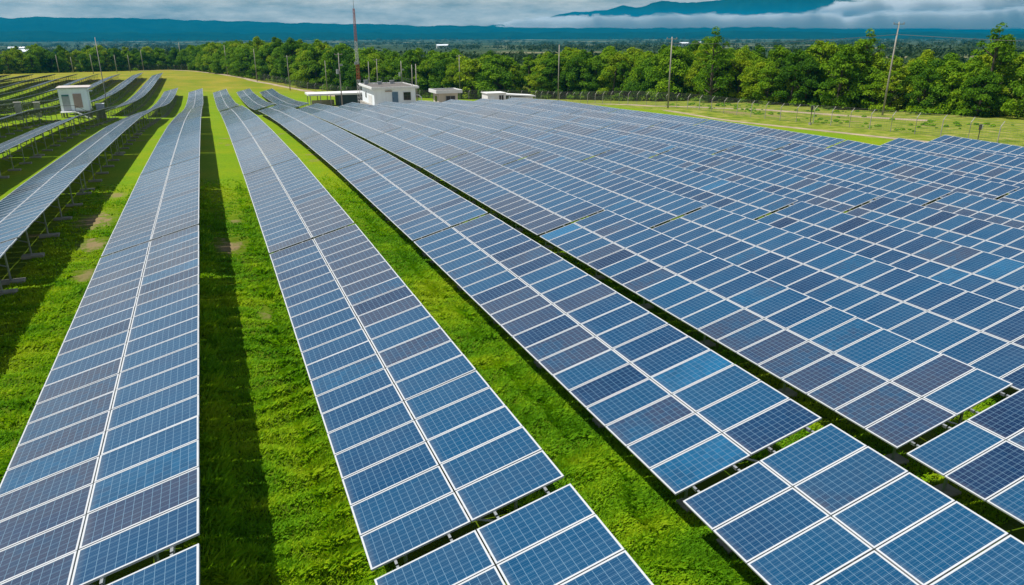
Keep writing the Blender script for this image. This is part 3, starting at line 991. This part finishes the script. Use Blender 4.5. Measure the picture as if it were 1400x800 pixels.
# ------------------------------------------------------------------ fences
def fence(label, path, gap, out, ht=2.05):
    x0, y0 = path[0]
    z0 = float(zg(x0, y0))
    o = thing('perimeter_fence', label, 'fence', (x0, y0, z0))
    pts = []
    for a, b in zip(path[:-1], path[1:]):
        k = max(1, int(round(math.dist(a, b) / gap)))
        for j in range(k): pts.append((a[0] + (b[0] - a[0]) * j / k, a[1] + (b[1] - a[1]) * j / k))
    pts.append(path[-1])
    loc = []
    for i, (x, y) in enumerate(pts):
        a = pts[max(i - 1, 0)]; b = pts[min(i + 1, len(pts) - 1)]
        t = Vector((b[0] - a[0], b[1] - a[1], 0)).normalized()
        nrm = Vector((t.y, -t.x, 0)) * out
        p = Vector((x - x0, y - y0, float(zg(x, y)) - z0)) + Vector((random.uniform(-.05, .05), 0, 0))
        lean = nrm * random.uniform(-.05, .05)
        m = MB(); top = p + Vector((0, 0, ht)) + lean
        m.tube([p - Vector((0, 0, .1)), top, top + nrm * .5 + Vector((0, 0, .55))], [.06, .055, .04], 5)
        m.build('post', M['concrete'], o)
        loc.append((p, top, top + nrm * .5 + Vector((0, 0, .55))))
    w = MB()
    for j in range(9):
        f = .06 + j * .115
        w.tube([a + (b - a) * f for a, b, c in loc], .011, 3, cap=False)
    for f in (.3, .65, .97): w.tube([b + (c - b) * f for a, b, c in loc], .012, 3, cap=False)
    for (a, b, c), (d, e, g) in zip(loc[:-1], loc[1:]):
        n = 9
        for i in range(1, n):
            p = a + (d - a) * i / n; q = b + (e - b) * i / n
            w.tube([p, q], .006, 3, cap=False)
    w.build('wire_mesh', M['wire'], o)


fence('concrete post wire fence with angled tops along the right field edge', [(82.5, 42), (81.5, 70), (81, 100), (79.5, 150), (79, 178)], 3.4, 1)
fence('wire fence running behind the white buildings below the forest', [(79, 178), (60, 208), (40, 234), (29, 258), (18, 300), (9, 342), (-1, 388), (-16, 406), (-62, 384)], 4.5, 1)

# ------------------------------------------------------------------ trees


def leaf_cards(centres, radii, n, size, rng, flat=0.8, shell=0.55):
    """leaf clumps spread through and over lobes"""
    w = radii ** 2; w = w / w.sum()
    idx = rng.choice(len(centres), n, p=w)
    d = rng.normal(size=(n, 3)); d /= np.linalg.norm(d, axis=1)[:, None]
    d[:, 2] = np.where(d[:, 2] < -.35, -d[:, 2] * .6, d[:, 2])
    rr = radii[idx] * (shell + (1.08 - shell) * rng.random(n) ** .6)
    C = centres[idx] + d * rr[:, None] * np.array([1, 1, flat])
    nrm = d + rng.normal(size=(n, 3)) * .55 + np.array([0, 0, .35])
    nrm /= np.linalg.norm(nrm, axis=1)[:, None]
    ref = rng.normal(size=(n, 3))
    a = np.cross(nrm, ref); a /= np.linalg.norm(a, axis=1)[:, None]
    b = np.cross(nrm, a)
    s = size * (.55 + .9 * rng.random(n))[:, None]
    bend = nrm * s * .25
    V = np.stack([C - a * s, C - b * s * .55 + bend, C + a * s * 1.05, C + b * s * .6 + bend], 1).reshape(-1, 3)
    Q = np.arange(n * 4).reshape(-1, 4)
    lobe_t = rng.random(len(centres))
    tone = np.clip(.25 + .5 * lobe_t[idx] + .35 * (rng.random(n) - .5), 0, 1)
    return V, Q, tone


def make_tree(seed, H, W, n, size, spread=1.0, low=.04, top_taper=.6, mat='leaf'):
    rng = np.random.default_rng(seed)
    tk = MB()
    bend = rng.normal(size=2) * .03 * H
    tk.tube([(0, 0, -.4), (bend[0] * .3, bend[1] * .3, H * .25), (bend[0], bend[1], H * .62), (bend[0] * 1.2, bend[1] * 1.2, H * .9)], [H * .022, H * .017, H * .010, H * .003], 7)
    nl = int(rng.integers(46, 58))
    cs, rs = [], []
    for i in range(nl):
        f = low + (1 - low) * (i + .5) / nl
        ang = rng.random() * 2 * math.pi + i * 2.4
        prof = math.sin(math.pi * min(1, (f - low * .6) ** top_taper)) ** .75
        rad = W * .5 * max(.14, prof) * (.35 + .65 * rng.random() ** .6) * spread
        z = H * f * (.93 if f > .8 else 1) + rng.normal() * H * .03
        r = W * (.085 + .115 * rng.random()) * (.75 if f > .85 else 1)
        c = (bend[0] + math.cos(ang) * rad, bend[1] + math.sin(ang) * rad, min(z, H - r * .8))
        cs.append(c); rs.append(r)
        if i % 2 == 0 and f > .2:
            zb = max(H * .12, c[2] - rad * .8)
            tk.tube([(bend[0] * zb / H, bend[1] * zb / H, zb), (c[0] * .6, c[1] * .6, (zb + c[2]) / 2), c], [H * .009, H * .006, H * .002], 4)
    V, Q, tone = leaf_cards(np.array(cs), np.array(rs), n, size, rng)
    return tk.mesh('trunk', M['bark'], True), np_mesh('crown', V, Q, M[mat], tone)


SPECIES = [('rounded tree with dense mid green leaves', (101, 11.5, 8.2, 6500, .23)), ('tall narrow green tree', (102, 13.5, 6.2, 6000, .22)),
           ('broad spreading dark green tree', (103, 11.0, 9.6, 7500, .24)), ('yellowish green leafy tree', (104, 12.0, 7.6, 6000, .23)),
           ('bushy low branching green tree', (105, 9.5, 8.4, 6500, .23)), ('uneven open crowned tree', (106, 13.0, 7.4, 4600, .24)),
           ('full crowned tree with ragged top', (107, 12.5, 8.8, 7000, .235))]
PROTO = [(nm, make_tree(*a), a[1]) for nm, a in SPECIES]
DRY = ('open green tree with thin crown', make_tree(120, 13.5, 6.4, 3200, .2, mat='leaf'), 13.5)


def plant_tree(x, y, h, idx, label, group, name='forest_tree', cat='tree'):
    nm, (tm, cm), H = PROTO[idx] if idx >= 0 else DRY
    o = thing(name, label, cat, (x, y, float(zg(x, y)) - .1), random.uniform(0, 6.28), group)
    s = h / H
    o.scale = (s * random.uniform(.9, 1.15), s * random.uniform(.9, 1.15), s)
    link('trunk', tm, o); link('crown', cm, o)
    return o


EDGE = [(128, 38), (120, 62), (117, 73), (113.5, 82), (110.5, 92.5), (106.5, 102.5), (103, 112), (100, 130), (98, 150), (95, 170), (86, 187), (75, 199), (63, 212.5), (47, 234.6), (34, 262), (26, 284), (15, 311), (6.5, 350), (-3, 396), (-19, 412), (-36, 394), (-53, 386), (-64, 375), (-80, 366), (-100, 352)]
EDGE_TOP = [(0, 66), (40, 62), (60, 60), (100, 62), (150, 62), (200, 62), (250, 60), (280, 58), (340, 54), (400, 50), (450, 52), (500, 60), (560, 64), (620, 67), (680, 70), (720, 68), (760, 63), (800, 62), (860, 62), (900, 54), (930, 48), (960, 57), (1000, 60), (1060, 57), (1100, 57), (1140, 50), (1180, 62), (1260, 62), (1300, 67), (1340, 58), (1370, 49), (1400, 60), (1500, 58)]
ZONES = [(0, 'left'), ]


def edge_points(step):
    pts = []; d = 0
    for a, b in zip(EDGE[:-1], EDGE[1:]):
        L = math.dist(a, b); t = (b[0] - a[0]) / L, (b[1] - a[1]) / L
        while d < L:
            pts.append((a[0] + t[0] * d, a[1] + t[1] * d, t)); d += step
        d -= L
    return pts


def zone_of(u):
    for lim, nm in ((150, 'far field edge'), (300, 'far row ends'), (430, 'gravel track bend'), (600, 'control building'),
                    (740, 'guard house and box cabin'), (880, 'fence'), (1000, 'straight pole'), (1170, 'dirt track'), (1270, 'leaning pole'), (9999, 'right fence end')):
        if u < lim: return nm


TG = 'trees of the forest belt around the field'
n_tree = 0
for rowi, (off, step, ph) in enumerate(((1.5, 5.0, 0), (6.0, 5.9, 3), (12.0, 7.2, 1), (20, 10.5, 2))):
    for i, (x, y, t) in enumerate(edge_points(step)):
        nx, ny = -t[1], t[0]
        if nx * x + ny * y < 0: nx, ny = -nx, -ny
        px = x + nx * off + random.uniform(-1.6, 1.6); py = y + ny * off + random.uniform(-1.8, 1.8)
        q = proj((px, py, float(zg(px, py))))
        if q is None or not (-140 < q[0] < 1540): continue
        if n_tree >= 296: continue
        vt = float(np.interp(q[0], [e[0] for e in EDGE_TOP], [e[1] for e in EDGE_TOP]))
        ray = FW + (q[0] - 700) / FPX * RT + (vt - 400) / FPX * DN
        hmax = ray[2] / ray[1] * py - float(zg(px, py))
        h = hmax * (random.uniform(.70, .95) if rowi == 0 else random.uniform(.78, 1.0) if rowi == 1 else random.uniform(.8, 1.02))
        h = max(6.0, min(h * (1.0 + (random.random() - .55) * .2), 18))
        idx = random.randrange(len(PROTO))
        dep = ('front rank', 'second rank', 'third rank', 'back rank')[rowi]
        lab = '%s, %s by the %s' % (PROTO[idx][0], dep, zone_of(q[0]))
        plant_tree(px, py, h, idx, lab, TG)
        n_tree += 1
print('trees', n_tree)
for x, y, h, lab in ((96.5, 128, 14.9, 'tall open crowned tree rising behind the straight grass side pole'),
                     (112, 104, 13.9, 'thin open tree top above the forest right of the dirt track'),
                     (118, 84, 14.4, 'thin open tree standing above the forest near the right edge')):
    plant_tree(x, y, h, -1, lab, None)


def scatter_cards(name, centres, radii, n, size, mat, seed, kind='stuff', flat=.6):
    V, Q, tone = leaf_cards(np.array(centres), np.array(radii), n, size, np.random.default_rng(seed), flat, .3)
    o = link(name, np_mesh(name, V, Q, M[mat], tone))
    tag(o, kind=kind); return o


# low growth along the foot of the forest
cs, rs = [], []
for (x, y, t) in edge_points(1.5):
    nx, ny = -t[1], t[0]
    if nx * x + ny * y < 0: nx, ny = -nx, -ny
    for _ in range(2):
        o_ = random.uniform(-1.6, 5.0)
        px, py = x + nx * o_, y + ny * o_
        r = random.uniform(.4, 1.6)
        cs.append((px, py, float(zg(px, py)) + r * .35)); rs.append(r)
o = scatter_cards('undergrowth', cs, rs, 42000, .22, 'leaf', 5)
tag(o, 'green undergrowth along the foot of the forest belt', 'undergrowth')

# woods on the plain behind, reading as one mass
cs, rs = [], []
rg = random.Random(3)
for _ in range(5200):
    d = 330 * math.exp(rg.random() * 2.75)
    az = YAW + rg.uniform(-.68, .68)
    x, y = d * math.sin(az), d * math.cos(az)
    if d < 520 and fbm(np.array([x * .01]), np.array([y * .01]), 2, 4)[0] < .35: continue
    if d > 520 and fbm(np.array([x * .0035]), np.array([y * .0022]), 3, 8)[0] < .47: continue
    # stay outside the belt and the field
    if y < 430 and abs(x) < 170 and d < 420: 
        q = proj((x, y, float(zg(x, y))))
        if x < 130 and q and q[1] > 88: continue
    r = rg.uniform(3, 6) * (1 + d / 3500)
    cs.append((x, y, float(zg(x, y)) + r * .5)); rs.append(r)
o = scatter_cards('far_woods', cs, rs, 90000, 1.5, 'far_leaf', 6, flat=.85)
tag(o, 'distant dark woods spread over the hazy plain', 'woods')

# far houses on the plain
for x, y, w_, lab in ((-193, 1030, 16, 'far white house among trees at the left edge'), (-352, 1850, 30, 'long pale building far out on the left plain'),
                      (500, 1640, 26, 'pale long roofed building far behind the forest, left of middle'), (1180, 1700, 30, 'tiny white building far behind the leaning pole'),
                      (1330, 1850, 26, 'tiny white building on the plain right of the leaning pole')):
    z = float(zg(x, y))
    o = thing('far_building', lab, 'building', (x, y, z), R(random.uniform(-20, 20)))
    m = MB(); m.box((0, 0, 3), (w_, 9, 6)); m.build('wall', M['white_paint'], o)
    m = MB()
    m.poly([(-w_ / 2 - .6, -5.2, 5.9), (w_ / 2 + .6, -5.2, 5.9), (w_ / 2 + .6, 0, 8.6), (-w_ / 2 - .6, 0, 8.6)])
    m.poly([(-w_ / 2 - .6, 0, 8.6), (w_ / 2 + .6, 0, 8.6), (w_ / 2 + .6, 5.2, 5.9), (-w_ / 2 - .6, 5.2, 5.9)])
    m.poly([(-w_ / 2 - .6, -5.2, 5.9), (-w_ / 2 - .6, 0, 8.6), (-w_ / 2 - .6, 5.2, 5.9)])
    m.poly([(w_ / 2 + .6, -5.2, 5.9), (w_ / 2 + .6, 5.2, 5.9), (w_ / 2 + .6, 0, 8.6)])
    m.build('roof', M['white_wall'], o)


# ------------------------------------------------------------------ near grass
SOIL = [(-6.5, 44, 1.3), (-6.0, 38.5, .8), (-5.6, 33, .6), (0.0, 37.2, .9), (0.5, 43, .5), (-6.2, 52, .8), (6.4, 22, .5), (1.0, 27, .35)]


def near_grass():
    rng = np.random.default_rng(4)
    cx, cyy = [], []
    for a, b, wgt in ((-1.6, 2.3, 1.0), (5.0, 8.9, 1.0), (11.4, 15.9, .5), (17.8, 22.2, .3), (-8.2, -4.3, .8)):
        n = int(52000 * wgt)
        u = rng.random(n)
        y = 8.5 * (62 / 8.5) ** u                  # denser close to the camera
        x = a + (b - a) * rng.random(n)
        keep = rng.random(n) < np.clip((58 - y) / 26, 0, 1); x, y = x[keep], y[keep]
        cx.append(x); cyy.append(y)
    x = np.concatenate(cx); y = np.concatenate(cyy)
    n = len(x)
    z = zg(x, y) + micro(x, y)
    k = 3
    x = np.repeat(x, k) + rng.normal(size=n * k) * .035; y = np.repeat(y, k) + rng.normal(size=n * k) * .035; z = np.repeat(z, k)
    n *= k
    big = (fbm(x * .8, y * .8, 2, 31) > .62) + 1.6 * (np.minimum.reduce([np.abs(x - e) for e in (-1.0, 1.4, 5.5, 7.9, 11.95, 14.3, -4.95)]) < .28) * (fbm(x * 1.7, y * .9, 2, 37) > .5)
    h = (.035 + .055 * rng.random(n)) * (1 + 1.0 * big)
    wd = (.008 + .010 * rng.random(n)) * (1 + y / 40)
    az = rng.random(n) * 2 * math.pi
    lean = .35 + rng.random(n) * 1.2
    dx, dy = np.cos(az), np.sin(az)
    sx, sy = -dy * wd, dx * wd
    tipx, tipy = x + dx * h * lean, y + dy * h * lean
    midx, midy = x + dx * h * lean * .35, y + dy * h * lean * .35
    V = np.stack([np.stack([x - sx, y - sy, z - .01], 1), np.stack([x + sx, y + sy, z - .01], 1),
                  np.stack([midx + sx * .9, midy + sy * .9, z + h * .6], 1), np.stack([tipx, tipy, z + h], 1)], 1).reshape(-1, 3)
    Q = np.arange(n * 4).reshape(-1, 4)
    tone = np.clip(.42 + .75 * (fbm(x * 1.1, y * 1.1, 3, 41) - .5) * 2 + .5 * (fbm(x * .25, y * .25, 2, 43) - .5) * 2 + .5 * (rng.random(n) - .5), 0, 1)
    bare = np.ones(n, bool)
    for sx, sy, sr in SOIL: bare &= np.hypot(x - sx, (y - sy) * .45) > sr * (.35 + 1.1 * fbm(x * 2, y * 2, 3, 51))
    V = V.reshape(-1, 4, 3)[bare].reshape(-1, 3); tone = tone[bare]; Q = np.arange(bare.sum() * 4).reshape(-1, 4)
    o = link('grass', np_mesh('grass', V, Q, M['blade'], tone))
    tag(o, 'short green grass growing in the lanes between the solar rows', 'grass', kind='stuff')


near_grass()

# rough grass clumps outside the right fence
cs, rs = [], []
for _ in range(420):
    x = random.uniform(83, 106); y = random.uniform(45, 125)
    if fbm(np.array([x * .15]), np.array([y * .15]), 2, 14)[0] < .5: continue
    r = random.uniform(.12, .38)
    cs.append((x, y, float(zg(x, y)) + r * .2)); rs.append(r)
o = scatter_cards('rough_grass', cs, rs, 9000, .14, 'blade', 15)
tag(o, 'rough pale grass clumps beyond the right fence', 'grass')


# ------------------------------------------------------------------ hills, mountain, clouds, haze
def ridge(name, r0, r1, r2, zb, prof, rough, az0=-.85, az1=.85, n=500, seed=1):
    """hill chain on an arc: foot at r0, crest at r1, back foot at r2; prof: azimuth -> crest height"""
    az = np.linspace(az0, az1, n)
    H = prof(az)
    u = az * r1 / rough
    H = H + (fbm(u, u * 0, 6, seed) - .5) * rough * .22
    rings = [(r0, 0.0), (r0 + (r1 - r0) * .35, .25), (r0 + (r1 - r0) * .7, .66), (r1, 1.0), (r1 + (r2 - r1) * .5, .5), (r2, 0)]
    V = []
    for j, (r, f) in enumerate(rings):
        rr = r + (fbm(u * 1.7, u * 0 + j * 3.3, 3, seed + 5) - .5) * (r1 - r0) * .22 * (0 < j < 5)
        jit = (fbm(u * 3, u * 0 + j, 3, seed + 9) - .5) * rough * .12 * (0 < j < 5 and j != 3)
        V.append(np.stack([rr * np.sin(YAW + az), rr * np.cos(YAW + az), zb + (H - zb) * f + jit], 1))
    V = np.stack(V, 0).reshape(-1, 3)
    i = np.arange(n - 1)[None, :] + np.arange(len(rings) - 1)[:, None] * n
    Q = np.stack([i, i + 1, i + 1 + n, i + n], -1).reshape(-1, 4)
    o = link(name, np_mesh(name, V, Q, M['hill'], smooth=True))
    tag(o, kind='structure')


def v2h(pairs, dist):
    """crest heights that show at picture heights v for columns u, at a distance"""
    A, Hh = [], []
    for u, v in pairs:
        d = FW + (u - 700) / FPX * RT + (v - 400) / FPX * DN
        A.append(math.atan2(d[0], d[1]) - YAW); Hh.append(d[2] / math.hypot(d[0], d[1]) * dist)
    return lambda a: np.interp(a, A, Hh)


ridge('hills', 7000, 8600, 9000, -78, v2h([(-200, 22), (0, 24), (150, 25), (300, 29), (420, 32), (520, 33), (620, 36), (700, 37.5), (800, 38), (900, 38.5), (1000, 38), (1060, 37.5), (1120, 40), (1200, 41), (1250, 41), (1320, 43), (1400, 43), (1600, 42)], 8600), 150, seed=3)
ridge('low_hills', 5200, 6200, 6900, -78, v2h([(-200, 42), (0, 43), (300, 45), (600, 45), (900, 44), (1050, 43), (1200, 44.5), (1250, 43), (1330, 46), (1600, 46)], 6200), 120, seed=8)
ridge('mountain', 11800, 14000, 15500, -100, v2h([(640, 40), (740, 27), (765, 20), (785, 15), (800, 15.5), (830, 13), (852, 8), (870, 9), (905, 2.5), (940, 3.5), (985, -1), (1020, -6), (1060, -8), (1110, -4), (1150, -1), (1190, 4), (1230, 18), (1280, 30), (1500, 40)], 14000), 330, .02 - .1, .75, 400, seed=12)


def cloud(label, dist, u0, u1, v0, v1, depth, dens, thr, seed, soft):
    """a bank of cloud: one closed box filled with broken vapour, flat base, billowing top"""
    def pt(u, v):
        d = FW + (u - 700) / FPX * RT + (v - 400) / FPX * DN
        return d / math.hypot(d[0], d[1]) * dist
    a, b = pt(u0, v1), pt(u1, v1)
    top = max(pt(u0, v0)[2], pt(u1, v0)[2]); bot = min(a[2], b[2])
    mid = (a + b) / 2
    L = math.hypot(b[0] - a[0], b[1] - a[1]); ang = math.atan2(b[1] - a[1], b[0] - a[0]); H = top - bot
    m, n, l, p = new_mat('cloud')
    n.remove(p)
    tc = n.new('ShaderNodeTexCoord')
    nz = n.new('ShaderNodeTexNoise'); nz.inputs['Scale'].default_value = 1 / 260; nz.inputs['Detail'].default_value = 5; nz.inputs['Roughness'].default_value = .6
    mp = n.new('ShaderNodeMapping'); mp.inputs['Location'].default_value = (seed * 1000, 0, 0); mp.inputs['Scale'].default_value = (.6, .6, 1.5)
    l.new(tc.outputs['Object'], mp.inputs['Vector']); l.new(mp.outputs[0], nz.inputs['Vector'])
    big = n.new('ShaderNodeTexNoise'); big.inputs['Scale'].default_value = 1 / 1500; big.inputs['Detail'].default_value = 2
    l.new(mp.outputs[0], big.inputs['Vector'])
    sp = n.new('ShaderNodeSeparateXYZ'); l.new(tc.outputs['Object'], sp.inputs[0])

    def mt(op, x, y, z=None):
        q = n.new('ShaderNodeMath'); q.operation = op
        for i, val in enumerate((x, y, z)):
            if val is None: continue
            if isinstance(val, (int, float)): q.inputs[i].default_value = val
            else: l.new(val, q.inputs[i])
        return q.outputs[0]

    def mr(x, a_, b_, lo, hi):
        q = n.new('ShaderNodeMapRange'); q.interpolation_type = 'SMOOTHSTEP'
        for k_, val in (('From Min', a_), ('From Max', b_), ('To Min', lo), ('To Max', hi)): q.inputs[k_].default_value = val
        l.new(x, q.inputs['Value']); return q.outputs[0]
    h = mt('DIVIDE', sp.outputs['Z'], H)
    topcut = mt('ADD', mr(h, .25, 1.0, 0, .42), mr(h, 0.0, .12, .30, 0))
    ends = mr(mt('ABSOLUTE', mt('DIVIDE', sp.outputs['X'], L / 2), 0), .72, 1.0, 0, .45)
    val = mt('ADD', nz.outputs['Fac'], mt('MULTIPLY', mt('SUBTRACT', big.outputs['Fac'], .5), .55))
    val = mt('SUBTRACT', mt('SUBTRACT', val, topcut), ends)
    den = mr(val, thr, thr + soft, 0, dens)
    v = n.new('ShaderNodeVolumePrincipled')
    v.inputs['Color'].default_value = (.97, .98, .99, 1)
    l.new(den, v.inputs['Density'])
    l.new(v.outputs[0], n['Material Output'].inputs['Volume'])
    mb = MB(); mb.box((0, 0, H / 2), (L, depth, H))
    o = mb.build('cloud', m)
    o.location = (mid[0], mid[1], bot); o.rotation_euler = (0, 0, ang)
    tag(o, label, 'cloud', kind='stuff')


cloud('long low white cloud bank in front of the mountain', 11300, 650, 1640, 12, 40, 1000, .05, .31, 1, .07)
cloud('broken white cloud over the right shoulder of the mountain', 12700, 1085, 1660, -20, 24, 900, .035, .38, 2, .11)


def haze():
    m, n, l, b = new_mat('haze')
    n.remove(b)
    v = n.new('ShaderNodeVolumePrincipled')
    v.inputs['Color'].default_value = (0.0, 0.40, 0.74, 1)
    v.inputs['Density'].default_value = 0.000085
    v.inputs['Anisotropy'].default_value = 0.1
    l.new(v.outputs[0], n['Material Output'].inputs['Volume'])
    mb = MB(); mb.box((0, 4400, (230 - 85) / 2), (19600, 10400, 315))
    o = mb.build('haze', m)
    tag(o, kind='stuff')
    o['label'] = 'thin blue haze over the whole plain'; o['category'] = 'haze'


haze()
